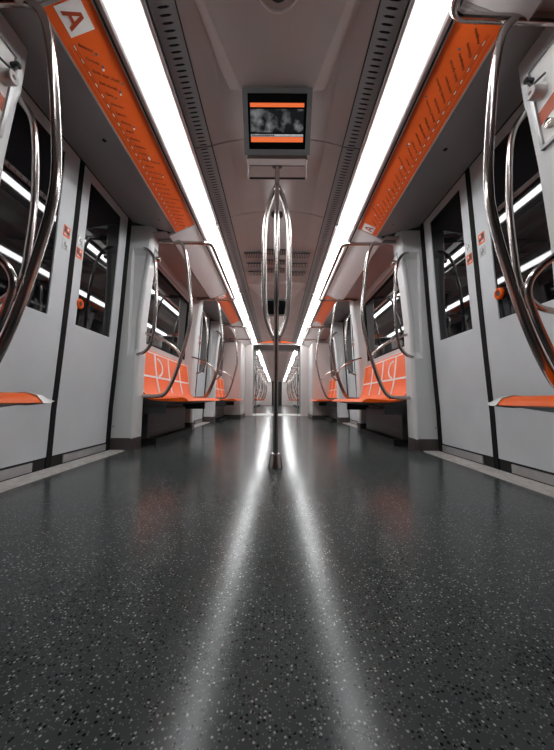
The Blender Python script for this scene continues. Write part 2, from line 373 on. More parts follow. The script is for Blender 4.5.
# ------------------------------------------------------------------ doors
def door(side, a, c, b, idx, detail=True, far=False):
    t = T(side, SH[side] if not far else 0); sn = 'left' if side < 0 else 'right'
    root = sempty('door_%d' % idx, (side*1.44, t.y0+c, 0), 'grey sliding double doors on the %s' % sn)
    zs = [.075, .2, .35, .55, .71, .925, 1.13, 1.45, 1.8, 1.94, 2.015]
    for y0, y1, k in ((a, c, 0), (c, b, 1)):
        # seals
        e0, e1 = (y0+.055, y1-.022) if k == 0 else (y0+.022, y1-.055)
        w0, w1 = (y0+.11, y1-.15) if k == 0 else (y0+.105, y1-.16)
        if k == 0: w0, w1 = y0+.14, y1-.15
        ys = [e0, w0, w1, e1]
        bm = B(); sheet(bm, dX, zs, ys, lambda p, q, r, s: p >= w0-1e-6 and q <= w1+1e-6 and r >= .92 and s <= 1.941, .03, 0, t)
        leaf = part('leaf', bm, 'door', root)
        bm = B(); sheet(bm, dX, [.91, 1.13, 1.45, 1.8, 1.955], [w0-.008, w1+.008], lambda *q: False, .006, -.008, t)
        part('window_pane', bm, 'glass', leaf)
        bm = B(); sheet(bm, dX, [.0, .35, .71, 1.13, 1.8, 2.06], [e1, y1] if k == 0 else [y0, e0], lambda *q: False, .03, 0.004, t)
        part('rubber_seal', bm, 'seal', root)
        bm = B(); sheet(bm, dX, [.0, .35, .71, 1.13, 1.8, 2.06], [y0, e0] if k == 0 else [e1, y1], lambda *q: False, .03, 0.008, t)
        part('rubber_seal', bm, 'seal', root)
        bm = B(); q0, q1 = (e0, y1-.13) if k == 0 else (y0+.13, e1)
        sheet(bm, dX, [.012, .062], [q0, q1], lambda *q: False, .02, .004, t); part('kick_strip', bm, 'kick', root)
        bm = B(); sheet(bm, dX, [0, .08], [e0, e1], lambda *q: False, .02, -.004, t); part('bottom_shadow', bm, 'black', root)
        if not detail: continue
        # stickers next to the middle seal
        def sq(yc, zcn, w_, h_, m_, off=.0015, nm='sticker', par=leaf, lab=None):
            bm = B(); y_0, y_1, z0, z1 = yc-w_/2, yc+w_/2, zcn-h_/2, zcn+h_/2
            V = [t((dX(z)-off, y, z)) for (y, z) in ((y_0, z0), (y_1, z0), (y_1, z1), (y_0, z1))]
            V2 = [t((dX(z)-off+.0012, y, z)) for (y, z) in ((y_0, z0), (y_1, z0), (y_1, z1), (y_0, z1))]
            A_ = [bm.verts.new(v) for v in V+V2]
            for f in ((0, 1, 2, 3), (4, 5, 6, 7), (0, 1, 5, 4), (1, 2, 6, 5), (2, 3, 7, 6), (3, 0, 4, 7)): bm.faces.new([A_[i] for i in f])
            return part(nm, bm, m_, par, label=lab)
        yc = y1-.072 if k == 0 else y0+.062
        red = (1.475, 1.39) if k == 0 else (1.40, 1.485)
        s1 = sq(yc, red[0], .060, .070, 'sign', lab='orange warning pictogram sticker')
        sq(yc-.012, red[0]+.010, .020, .036, 'dark', .0025, 'pictogram', s1); sq(yc+.012, red[0]-.008, .024, .018, 'dark', .0025, 'pictogram', s1)
        sq(yc+.012, red[0]+.017, .010, .010, 'paint', .0025, 'pictogram', s1); sq(yc-.008, red[0]-.020, .026, .006, 'paint', .0025, 'pictogram', s1)
        s2 = sq(yc, red[1], .056, .064, 'kick', lab='pale grey sticker with dark pictogram')
        sq(yc-.004, red[1]+.010, .010, .010, 'dark', .0025, 'pictogram', s2); sq(yc, red[1]-.004, .026, .006, 'dark', .0025, 'pictogram', s2)
        sq(yc+.008, red[1]-.016, .006, .016, 'dark', .0025, 'pictogram', s2)
        # opening button on the right-hand leaf
        if (side < 0 and k == 1) or (side > 0 and k == 0):
            yb = (w0+.022) if k == 1 else (w1-.022); zb = 1.075
            bm = B(); lathe(bm, [(.016, 0), (.017, .012), (.025, .017), (.034, .012), (.035, 0)], (dX(zb)+.007, yb, zb), (-1, 0, 0), 28, t)
            bt = part('push_button', bm, 'orange', leaf, True, 'orange round door button')
            bm = B(); lathe(bm, [(.0165, 0), (.0165, .008), (.013, .009)], (dX(zb)+.0065, yb, zb), (-1, 0, 0), 20, t); part('button_centre', bm, 'dark', bt)
    bm = B(); ribbon(bm, [(1.285, 2.000), (1.36, 2.000)], .012, a, b, t); part('top_track', bm, 'seal', root)
    # threshold plate with ribs
    bm = B(); box(bm, 1.255, 1.40, a, b, -.03, .004, t)
    for i in range(6): box(bm, 1.266+i*.021, 1.275+i*.021, a, b, .003, .009, t)
    struct(part('trim_%d' % (100+idx), bm, 'sill'), 'ribbed metal door threshold')
    return root
di = 1
for (a, c, b) in DOORS:
    for side in (-1, 1):
        door(side, a, c, b, di); di += 1

# ------------------------------------------------------------------ pillars
PX = [(0, 1.195), (1.1, 1.18), (1.45, 1.15), (1.86, 1.095), (2.05, 1.075)]
def pillar(side, y, m, where, detail=True, PW=PW):
    """door-side face at y; the body runs in direction m (+1 away from the camera)"""
    t = T(side, y, m); sn = 'left' if side < 0 else 'right'
    root = thing('door_pillar', (side*1.28, y+m*PW/2, 0), where, 'pillar', 'pillars beside the carriage doors')
    bm = B(); rings = []
    for z, g in ((.10, 0), (.60, 0), (.80, 0), (.86, .028), (1.1, .028), (1.45, .028), (1.70, .028), (1.76, 0), (1.90, 0)):
        x = interp(PX, z)
        ring = [(1.40, 0), (1.275, 0), (1.262, g*.9), (x+.045, g), (x+.022, g*.55), (x+.008, .012+g*.25), (x, .03), (x, PW-.02), (x+.02, PW), (1.40, PW)]
        rings.append([bm.verts.new(t((p[0], p[1], z+(.06 if z > 1.8 else 0)))) for p in ring])
    for p, q in zip(rings, rings[1:]):
        for k in range(10): bm.faces.new([p[k], p[(k+1) % 10], q[(k+1) % 10], q[k]])
    bm.faces.new(rings[0]); bm.faces.new(rings[-1])
    part('shaft', bm, 'white', root)
    bm = B(); x = interp(PX, .05)-.004
    pl = [(1.43, -.003), (x+.03, -.003), (x, .024), (x, PW-.02), (x+.02, PW+.001), (1.43, PW+.001)]
    A_ = [bm.verts.new(t((p[0], p[1], 0))) for p in pl]; B_ = [bm.verts.new(t((p[0], p[1], .105))) for p in pl]
    bm.faces.new(A_); bm.faces.new(B_)
    for k in range(6): bm.faces.new([A_[k], A_[(k+1) % 6], B_[(k+1) % 6], B_[k]])
    part('kick_plate', bm, 'brown', root)
    # D shaped door handle
    path = smooth_path([(1.245, .030, 1.755), (1.175, .012, 1.757), (1.11, .0, 1.715), (1.062, -.008, 1.60), (1.042, -.01, 1.32), (1.048, -.008, 1.10), (1.066, -.004, .93), (1.12, .004, .845), (1.185, .014, .815), (1.262, .03, .808)], 6)
    bm = B(); tube(bm, path, .0135, 12, t); part('grab_handle', bm, 'steel', root, True)
    if detail:
        zt = 1.73; x = interp(PX, zt)
        bm = B(); box(bm, x-.012, x+.01, .07, .135, 1.66, 1.80, t, bev=.004); lk = part('lock_plate', bm, 'kick', root)
        bm = B(); lathe(bm, [(.022, 0), (.022, .035), (.018, .04), (.008, .04), (.006, .03)], (x-.01, .095, 1.70), (-1, 0, 0), 20, t); part('lock_barrel', bm, 'steel', lk, True)
        bm = B(); box(bm, x-.016, x-.008, .08, .125, 1.765, 1.785, t, bev=.002); part('label_plate', bm, 'grey', lk)
        for z, yy in ((1.83, 0), (.2, 0), (1.02, 0)):
            bm = B(); lathe(bm, [(.005, 0), (.005, .003), (.003, .004)], (1.365, yy, z), (0, -1, 0), 10, t); part('screw', bm, 'dark', root)
    return root
for di_, (a, c, b) in enumerate(DOORS):
    dn = 'nearest' if di_ == 0 else 'far'
    for side in (-1, 1):
        sn = 'left' if side < 0 else 'right'; sh = SH[side]
        pillar(side, b+sh, 1, 'pale %s pillar behind the %s doors with steel handle and brown foot' % (sn, dn), di_ == 0)
        pillar(side, a+sh, -1, 'pale %s pillar on the camera side of the %s doors' % (sn, dn), False, .25 if di_ == 0 else PW)

# emergency unit on the bay-side faces of the nearest pillars (framed recess with key barrel)
def emergency(side):
    sn = 'left' if side < 0 else 'right'; y = DOORS[0][0]+SH[side]
    t = T(side, y, -1)
    def X(z): return interp(PX, z)
    root = thing('emergency_unit', (side*1.13, y-.16, 1.50), 'grey framed emergency panel with chrome key barrel on the nearest %s pillar' % sn, 'panel')
    def plate(bm, q0, q1, z0, z1, d0, d1):
        V = [bm.verts.new(t((X(z)-d, q, z))) for q in (q0, q1) for z in (z0, z1) for d in (d0, d1)]
        for f in ((0, 1, 3, 2), (4, 6, 7, 5), (0, 4, 5, 1), (2, 3, 7, 6), (0, 2, 6, 4), (1, 5, 7, 3)): bm.faces.new([V[i] for i in f])
    q0, q1, z0, z1 = .065, .235, 1.50, 1.86
    bm = B(); plate(bm, q0, q0+.014, z0, z1, -.004, .014); plate(bm, q1-.014, q1, z0, z1, -.004, .014)
    plate(bm, q0, q1, z0, z0+.014, -.004, .0135); plate(bm, q0, q1, z1-.014, z1, -.004, .0135); part('frame', bm, 'kick', root)
    bm = B(); plate(bm, q0+.014, q1-.014, z0+.014, z1-.014, -.003, .004); part('back_plate', bm, 'paint', root)
    bm = B(); lathe(bm, [(.027, 0), (.027, .045), (.023, .05), (.009, .05), (.007, .04)], (X(1.72)-.004, q0+.045, 1.72), (-1, 0, 0), 24, t); part('key_barrel', bm, 'trim', root, True)
    bm = B(); lathe(bm, [(.011, 0), (.013, .03), (.009, .034)], (X(1.80)-.004, q0+.018, 1.805), (-1, 0, 0), 16, t)
    part('pivot', bm, 'dark', root, True)
    bm = B(); tube(bm, [(X(1.80)-.03, q0+.018, 1.80), (X(1.77)-.028, q0+.03, 1.765), (X(1.76)-.02, q0+.09, 1.76)], .005, 8, t); part('lever', bm, 'dark', root, True)
    bm = B(); V = [bm.verts.new(t((X(z)-d, q, z))) for d in (.0042, .0055) for q, z in ((q0+.016, 1.60), (q0+.016, 1.655), (q1-.016, 1.69), (q1-.016, 1.635))]
    for f in ((0, 1, 2, 3), (4, 5, 6, 7), (0, 1, 5, 4), (1, 2, 6, 5), (2, 3, 7, 6), (3, 0, 4, 7)): bm.faces.new([V[i] for i in f])
    part('warning_stripe', bm, 'signred', root)
    bm = B(); lathe(bm, [(.018, 0), (.018, .02), (.008, .024)], (X(1.57)-.004, q0+.06, 1.57), (-1, 0, 0), 20, t); part('reset_knob', bm, 'steel', root, True)
emergency(-1); emergency(1)

# ------------------------------------------------------------------ seat bays
def seat_proto(style):
    """a seat centred on y = 0, wall to +x; local origin on the floor at x = 1.05"""
    r = bpy.data.objects.new('train_seat', None); r.location = (1.05, 0, 0); col.objects.link(r); r.empty_display_size = .05
    w2 = .194
    back = [(1.135, .446), (1.165, .458), (1.205, .50), (1.232, .60), (1.255, .75), (1.272, .90), (1.285, .925), (1.297, .92), (1.296, .90), (1.278, .75), (1.256, .60), (1.236, .50), (1.20, .445), (1.14, .428)]
    pan = [(.792, .416), (.797, .424), (.812, .438), (.85, .449), (.93, .442), (1.04, .434), (1.10, .436), (1.134, .446), (1.134, .425), (1.04, .415), (.93, .415), (.85, .411)]
    bm = B(); prism(bm, pan, -w2, w2); part('seat_pan', bm, 'orange', r, True)
    bm = B(); prism(bm, back, -w2, w2); bk = part('seat_back', bm, 'orange', r, True)
    bm = B(); prism(bm, [(.86, .410), (1.04, .4135), (1.13, .424), (1.22, .445), (1.25, .40), (1.12, .375), (.96, .395)], -w2+.004, w2-.004); part('underframe', bm, 'dark', r)
    # printed white lines on the backrest
    BK = [(.50, 1.205), (.60, 1.232), (.75, 1.255), (.90, 1.272)]
    def stripe(p0, p1, wd=.019):
        bm = B(); P0, P1 = Vector(p0), Vector(p1); d = (P1-P0); n = Vector((-d.y, d.x)).normalized()*wd/2; k = 6
        for i in range(k):
            a_, b_ = P0+d*i/k, P0+d*(i+1)/k; q = [a_-n, b_-n, b_+n, a_+n]
            V = [bm.verts.new((interp(BK, z)-.0028, y, z)) for y, z in q]+[bm.verts.new((interp(BK, z)+.001, y, z)) for y, z in q]
            for f in ((0, 1, 2, 3), (4, 5, 6, 7), (0, 1, 5, 4), (1, 2, 6, 5), (2, 3, 7, 6), (3, 0, 4, 7)): bm.faces.new([V[j] for j in f])
        return bm
    part('white_line', stripe((-w2+.008, .50), (-w2+.008, .905), .016), 'paint', bk)
    part('white_line', stripe((w2-.008, .50), (w2-.008, .905), .016), 'paint', bk)
    part('white_line', stripe((-w2+.016, .655), (w2-.016, .655)), 'paint', bk)
    part('white_line', stripe((-w2+.016, .90), (w2-.016, .90), .012), 'paint', bk)
    if style:
        bm = B(); n = 14
        for i in range(n):
            def arc(j, r_):
                a_ = math.radians(-78+156*j/n); return (style*(-.17+r_*1.5*math.cos(a_)), .765+r_*math.sin(a_)*.86)
            q = [arc(i, .100), arc(i+1, .100), arc(i+1, .122), arc(i, .122)]
            V = [bm.verts.new((interp(BK, z)-.003, y, z)) for y, z in q]+[bm.verts.new((interp(BK, z)+.001, y, z)) for y, z in q]
            for f in ((0, 1, 2, 3), (4, 5, 6, 7), (0, 1, 5, 4), (2, 3, 7, 6)): bm.faces.new([V[j] for j in f])
        part('white_arc', bm, 'paint', bk)
    return r
def copy_tree(o, parent=None):
    c = o.copy(); col.objects.link(c)
    if parent: c.parent = parent
    for ch in list(o.children): copy_tree(ch, c)
    return c
protos = {k: seat_proto(k) for k in (0, 1, -1)}
used = set()
def place_seat(side, y, style, label, group):
    if side < 0: style = -style
    p = protos[style]
    o = p if style not in used else copy_tree(p); used.add(style)
    o.location = (side*1.05, y, 0); o.rotation_euler = (0, 0, 0 if side > 0 else math.pi)
    o['label'] = label; o['category'] = 'seat'; o['group'] = group
    return o

def D_path():
    P = [(1.20, 1.515), (1.04, 1.522), (.945, 1.515), (.885, 1.45), (.845, 1.28), (.812, 1.0), (.80, .80), (.815, .66), (.855, .48), (.905, .30), (.96, .15), (1.015, .055), (1.085, .030), (1.24, .030)]
    return smooth_path([(x*.972, 0, zc(z*.965)) for x, z in P], 6)
def handrail(side, y0, y1, label, ends=(1, 1), overhead=True):
    t = T(side, 0)
    root = thing('handrail', (side*.95, (y0+y1)/2, zc(.02)), label, 'handrail', 'steel handrails at the seat bays')
    for y, e, m in ((y0, ends[0], 1), (y1, ends[1], -1)):
        if not e: continue
        tt = T(side, y, m); bm = B(); tube(bm, D_path(), .0165, 14, tt); part('stanchion', bm, 'steel', root, True)
        arm = smooth_path([(1.215, .0, zc(.605)), (1.10, .016, zc(.572)), (.99, .026, zc(.515)), (.905, .030, zc(.45)), (.872, .031, zc(.385)), (.886, .031, zc(.31)), (.925, .031, zc(.20)), (.98, .031, zc(.085)), (1.03, .031, zc(.02))], 6)
        bm = B(); tube(bm, arm, .0125, 12, tt); part('armrest', bm, 'steel', root, True)
    if overhead:
        zi, zo = ((1.53, 1.515) if side < 0 else (1.47, 1.452)) if y1 < 2 else (1.445, 1.452)
        xi = .655 if y1 < 2 else .608
        pts = [(1.16, y0, zc(zo)), (xi, y0, zc(zi-.005)), (xi, y1, zc(zi)), (1.16, y1, zc(zo))]
        bm = B(); tube(bm, fillet(pts, .07, 7), .0165, 12, t); part('overhead_rail', bm, 'steel', root, True)
    return root
ordn = ['nearest', 'second', 'third', 'farthest']
def bay(side, y0, y1, n, name, win_idx, arcs=(1,), far=False, lab=None):
    """lining, window, seats, under-seat box between y0 and y1"""
    sh = 0 if far else SH[side]; t = T(side, 0); sn = 'left' if side < 0 else 'right'
    y0 += sh; y1 += sh
    bm = B()
    wz0, wz1 = .985, 1.80
    sheet(bm, lX, [.0, .3, .6, .9, wz0, 1.3, 1.55, wz1, 1.95], [y0, y0+.05, y1-.05, y1], lambda p, q, r, s: p >= y0+.04 and q <= y1-.04 and r >= wz0-1e-6 and s <= wz1+1e-6, .03, 0, t)
    struct(part('wall_%s' % sn, bm, 'lining'))
    wr = sempty('window_%d' % win_idx, (side*1.28, (y0+y1)/2, wz0), 'dark carriage window above the %s %s seats' % (name, sn))
    bm = B(); sheet(bm, lX, [wz0-.01, 1.3, 1.55, wz1+.01], [y0+.045, y1-.045], lambda *q: False, .006, -.012, t); part('pane', bm, 'glass', wr)
    bm = B(); ys_ = [y0+.05, y0+.065, y1-.065, y1-.05]
    sheet(bm, lX, [wz0, wz0+.015, 1.3, 1.55, wz1-.015, wz1], ys_, lambda p, q, r, s: p >= ys_[1]-1e-6 and q <= ys_[2]+1e-6 and r >= wz0+.014 and s <= wz1-.014, .02, .004, t); part('frame', bm, 'seal', wr)
    
    # heater box
    bm = B(); box(bm, 1.20, 1.315, y0+.12, y1-.28, .06, .34, t, .008)
    h = thing('heater_box', (side*1.2, (y0+y1)/2, 0), 'dark grey heater cover under the %s %s seats' % (name, sn), 'heater')
    part('cover', bm, 'heater' if name != 'far' else 'grey', h)
    bm = B()
    for i in range(3): box(bm, 1.196, 1.202, y0+.2, y1-.36, .10+i*.055, .12+i*.055, t)
    part('louvre', bm, 'heater', h)
    bm = B(); box(bm, 1.12, 1.31, y0+.14, y1-.3, 0, .06, t); part('plinth', bm, 'black', h)
    # bench beam
    bm = B(); box(bm, 1.15, 1.30, y0+.02, y1-.02, .375, .40, t); box(bm, 1.0, 1.3, y0+.03, y0+.06, .30, .385, t); box(bm, 1.0, 1.3, y1-.06, y1-.03, .30, .385, t)
    solo(part('seat_beam', bm, 'dark'), 'dark beam carrying the %s %s seats' % (name, sn), 'beam')
    wdt = (y1-y0-.02)/n
    for i in range(n):
        y = y0+.01+wdt*(i+.5)
        lab_ = '%s orange seat %s on the %s side' % (ordn[i] if n < 5 else str(i), {'near': 'in the row beside the camera', 'middle': 'in the row between the two sets of doors', 'far': 'in the row before the carriage end'}.get(name, 'in the %s row' % name), sn)
        o = place_seat(side, y, 1 if i in arcs else 0, lab_, 'orange seats of the %s %s row' % (name, sn))
        o.scale = (1, wdt/.393, 1)
wi = 1
for side in (-1, 1):
    sn = 'left' if side < 0 else 'right'
    bay(side, .30, 1.128, 2, 'near', wi, ()); wi += 1
    bay(side, 2.852, 4.448, 4, 'middle', wi, (1,)); wi += 1
    bay(side, 6.152, 7.42, 3, 'far', wi, ()); wi += 1
    sh = SH[side]
    handrail(side, -.5, 1.075 if side > 0 else 1.035, 'steel handrail at the near %s seat, beside the camera' % sn, (0, 1))
    handrail(side, 2.76, 4.40, 'steel handrail framing the %s seats between the doors' % sn)
    handrail(side, 6.05, 7.36, 'steel handrail framing the %s seats before the carriage end' % sn, (1, 0))
    # pale end caps of the near benches
    for yy, d_, nm in ((1.12+sh, 1, 'near'),):
        bm = B(); pan = [(.785, .414), (.795, .426), (.81, .441), (.85, .453), (.93, .446), (1.04, .438), (1.10, .440), (1.10, .411), (.93, .409), (.85, .406)]
        t = T(side, yy, d_); cen = Vector((.95, 0, .425)); rings = []
        for q, k in ((-.012, 1), (.014, 1), (.034, .99), (.052, .975), (.056, .95)):
            rings.append([bm.verts.new(t((1.10+(x-1.10)*k, q, .424+(z-.424)*(1 if q < .02 else .62 if q < .04 else .3)))) for x, z in pan])
        for p, q in zip(rings, rings[1:]):
            for k in range(len(pan)): bm.faces.new([p[k], p[(k+1) % len(pan)], q[(k+1) % len(pan)], q[k]])
        bm.faces.new(rings[0]); bm.faces.new(rings[-1])
        solo(part('seat_end_cap', bm, 'kick'), 'pale grey cap closing the door end of the %s %s row of orange seats' % (nm, sn), 'end cap')

# lining behind the near rows, behind the camera
for side, nm in ((-1, 'wall_left'), (1, 'wall_right')):
    bm = B(); sheet(bm, lX, [0, .9, 1.3, 1.95], [Y_BACK+.01, .24], lambda *q: False, .03, 0, T(side)); struct(part(nm, bm, 'grey'))

# ------------------------------------------------------------------ carriage end
for side, sn in ((-1, 'left'), (1, 'right')):
    t = T(side)
    bm = B(); box(bm, .86, 1.33, 7.46, CAR_END-.04, 0, zc(1.40), t, .02)
    r = thing('equipment_cabinet', (side*1.1, 7.98, 0), 'tall pale cabinet between the last %s seats and the carriage end' % sn, 'cabinet')
    part('body', bm, 'lining', r)
    bm = B(); box(bm, .855, .87, 7.62, 8.40, .12, 1.7, t, .004); part('side_door', bm, 'white', r)
    bm = B(); box(bm, .852, 1.33, 7.45, CAR_END-.05, 0, .07, t); part('kick_plate', bm, 'brown', r)
bm = B()
box(bm, .67, 1.50, CAR_END, CAR_END+.05, 0, zc(1.70)); box(bm, -1.50, -.67, CAR_END, CAR_END+.05, 0, zc(1.70)); box(bm, -.67, .67, CAR_END, CAR_END+.05, zc(1.545), zc(1.70))
struct(part('wall_end', bm, 'lining'))
bm = B(); box(bm, .655, .70, CAR_END-.015, CAR_END, 0, zc(1.555)); box(bm, -.70, -.655, CAR_END-.015, CAR_END, 0, zc(1.555)); box(bm, -.70, .70, CAR_END-.016, CAR_END, zc(1.525), zc(1.557))
struct(part('trim_90', bm, 'cove'))
bm = B(); box(bm, -.69, .69, 9.56, 9.60, zc(1.50), zc(1.535)); struct(part('trim_91', bm, 'cove'))
for side, sn in ((-1, 'left'), (1, 'right')):
    t = T(side); r = thing('destination_sign', (side*.33, CAR_END-.02, zc(1.55)), 'orange lit sign over the %s half of the gangway opening' % sn, 'sign')
    bm = B(); box(bm, .07, .58, CAR_END-.035, CAR_END-.001, zc(1.562), zc(1.63), t, .004); part('housing', bm, 'dark', r)
    bm = B(); box(bm, .10, .55, CAR_END-.038, CAR_END-.034, zc(1.570), zc(1.622), t); part('display', bm, 'barO', r)
# gangway tunnel with bellows ribs
bm = B()
for i in range(9):
    y = CAR_END+.06+i*.115
    for side in (-1, 1): box(bm, .69, .80, y, y+.09, 0, zc(1.62), T(side), .02)
    box(bm, -.80, .80, y, y+.09, zc(1.54), zc(1.62), ID, .02)
struct(part('wall_gangway', bm, 'bellows'))
for side, sn in ((-1, 'left'), (1, 'right')):
    bm = B(); tube(bm, [(.6*side, 8.95, .012), (.6*side, 8.95, zc(1.54))], .016); solo(part('gangway_pole', bm, 'steel', smooth=True), 'steel pole on the %s of the gangway' % sn, 'pole', 'gangway poles')

# ------------------------------------------------------------------ next carriage
N0 = 9.62; NEND = 25.9
bm = B(); ribbon(bm, [(-.41, zc(1.585)), (-.15, zc(1.635)), (.15, zc(1.635)), (.41, zc(1.585))], .03, N0, NEND); struct(part('ceiling', bm, 'ceil'))
bm = B(); box(bm, -1.5, 1.5, NEND, NEND+.05, 0, 2.15); struct(part('wall_end', bm, 'lining'))
bm = B(); box(bm, -.42, .42, NEND-.02, NEND, 0, 2.0); struct(part('door_19', bm, 'black'), 'dark doorway at the far end of the next carriage')
for side, sn in ((-1, 'left'), (1, 'right')):
    t = T(side)
    bm = B(); box(bm, .80, 1.50, N0-.05, N0, 0, 2.15, t); struct(part('wall_gangway', bm, 'lining'))
    bm = B(); ribbon(bm, [OT, (.955, zc(1.445)), (1.25, zc(1.42))], .02, N0, NEND, t); struct(part('ceiling', bm, 'cove'))
    bm = B(); box(bm, .41, .54, N0, NEND, zc(1.57), zc(1.585), t); box(bm, .665, .718, N0, NEND, zc(1.54), zc(1.56), t); struct(part('trim_%d' % (92 if side < 0 else 93), bm, 'trim'))
    bm = B(); sheet(bm, dX, [0, .4, .95], [N0, NEND], lambda *q: False, .03, 0, t); sheet(bm, dX, [1.85, 2.1], [N0, NEND], lambda *q: False, .03, 0, t); struct(part('wall_%s' % sn, bm, 'white'))
    for i in range(5):
        y0 = N0+.05+i*3.2
        r = thing('ceiling_light', (side*.6, y0+1.57, zc(1.53)), 'white fluorescent strip %s in the next carriage, %s side' % (['just past the gangway', 'second from the gangway', 'third from the gangway', 'fourth from the gangway', 'at the far end'][i], sn), 'light', 'fluorescent strips of the next carriage')
        bm = B(); arc = [(.548+.112*k/6, zc(1.568-.030*k/6-.030*math.sin(math.pi*k/6))) for k in range(7)]
        ribbon(bm, arc, .008, y0, y0+3.12, t); part('diffuser', bm, 'lamp', r, True)
    for i in range(5):
        y0 = N0+.25+i*3.2
        nmx = ['first', 'second', 'third', 'fourth', 'last'][i]
        if i < 4:
            door(side, y0+1.55, y0+2.2, y0+2.85, 10+i*2+(side > 0), False, True)
            pillar(side, y0+2.86, 1, 'pale %s pillar behind the %s doors of the next carriage' % (sn, nmx), False)
            pillar(side, y0+1.54, -1, 'pale %s pillar before the %s doors of the next carriage' % (sn, nmx), False)
        for k in range(3):
            place_seat(side, y0+.22+k*.39, 0, '%s orange seat of the %s %s row in the next carriage' % (ordn[k], nmx, sn), 'orange seats of the next carriage')
        wr = sempty('window_%d' % (20+i*2+(side > 0)), (side*1.3, y0+.6, 1))
        bm = B(); sheet(bm, dX, [.95, 1.3, 1.85], [y0, y0+1.3], lambda *q: False, .01, 0.002, t); part('pane', bm, 'glass', wr)
        handrail(side, y0+.03, y0+1.22, 'steel handrail framing the %s %s seats of the next carriage' % (nmx, sn))

# ------------------------------------------------------------------ centre pole
r = thing('centre_pole', (0, 2.0, 0), 'steel floor-to-ceiling pole in the middle of the aisle, splitting into three bars', 'pole')
cy = 2.0; z1, z2, zt = .815, zc(1.455), zc(1.615)
bm = B(); lathe(bm, [(.0155, .08), (.0155, z1), (.022, z1+.01), (.022, z1+.03), (.012, z1+.04)], (0, cy, 0)); part('lower_tube', bm, 'steel', r, True)
bm = B(); lathe(bm, [(.014, z2-.04), (.021, z2-.03), (.021, z2), (.0165, z2+.01), (.0165, zt)], (0, cy, 0)); part('upper_tube', bm, 'steel', r, True)
for k in range(3):
    a = math.radians(-90+120*k); R_ = .098
    prof = [(0.012, z1+.01), (.045, z1+.075), (.080, z1+.18), (.096, z1+.33), (.098, z1+.50), (.098, z1+.72), (.086, z1+.87), (.050, z1+.99), (.012, z2-.01)]
    bm = B(); tube(bm, smooth_path([(q*math.cos(a), cy+q*math.sin(a), z) for q, z in prof], 6), .0165, 14); part('grab_bar', bm, 'steel', r, True)
bm = B(); lathe(bm, [(.047, 0), (.047, .006), (.043, .02), (.030, .088), (.026, .094), (.018, .096)], (0, cy, 0), seg=32); part('floor_flange', bm, 'steel', r, True)
bm = B(); lathe(bm, [(.018, 0), (.034, .008), (.040, .022), (.034, .036), (.02, .04)], (0, cy, zt-.028), seg=24); part('ceiling_knob', bm, 'dark', r, True)

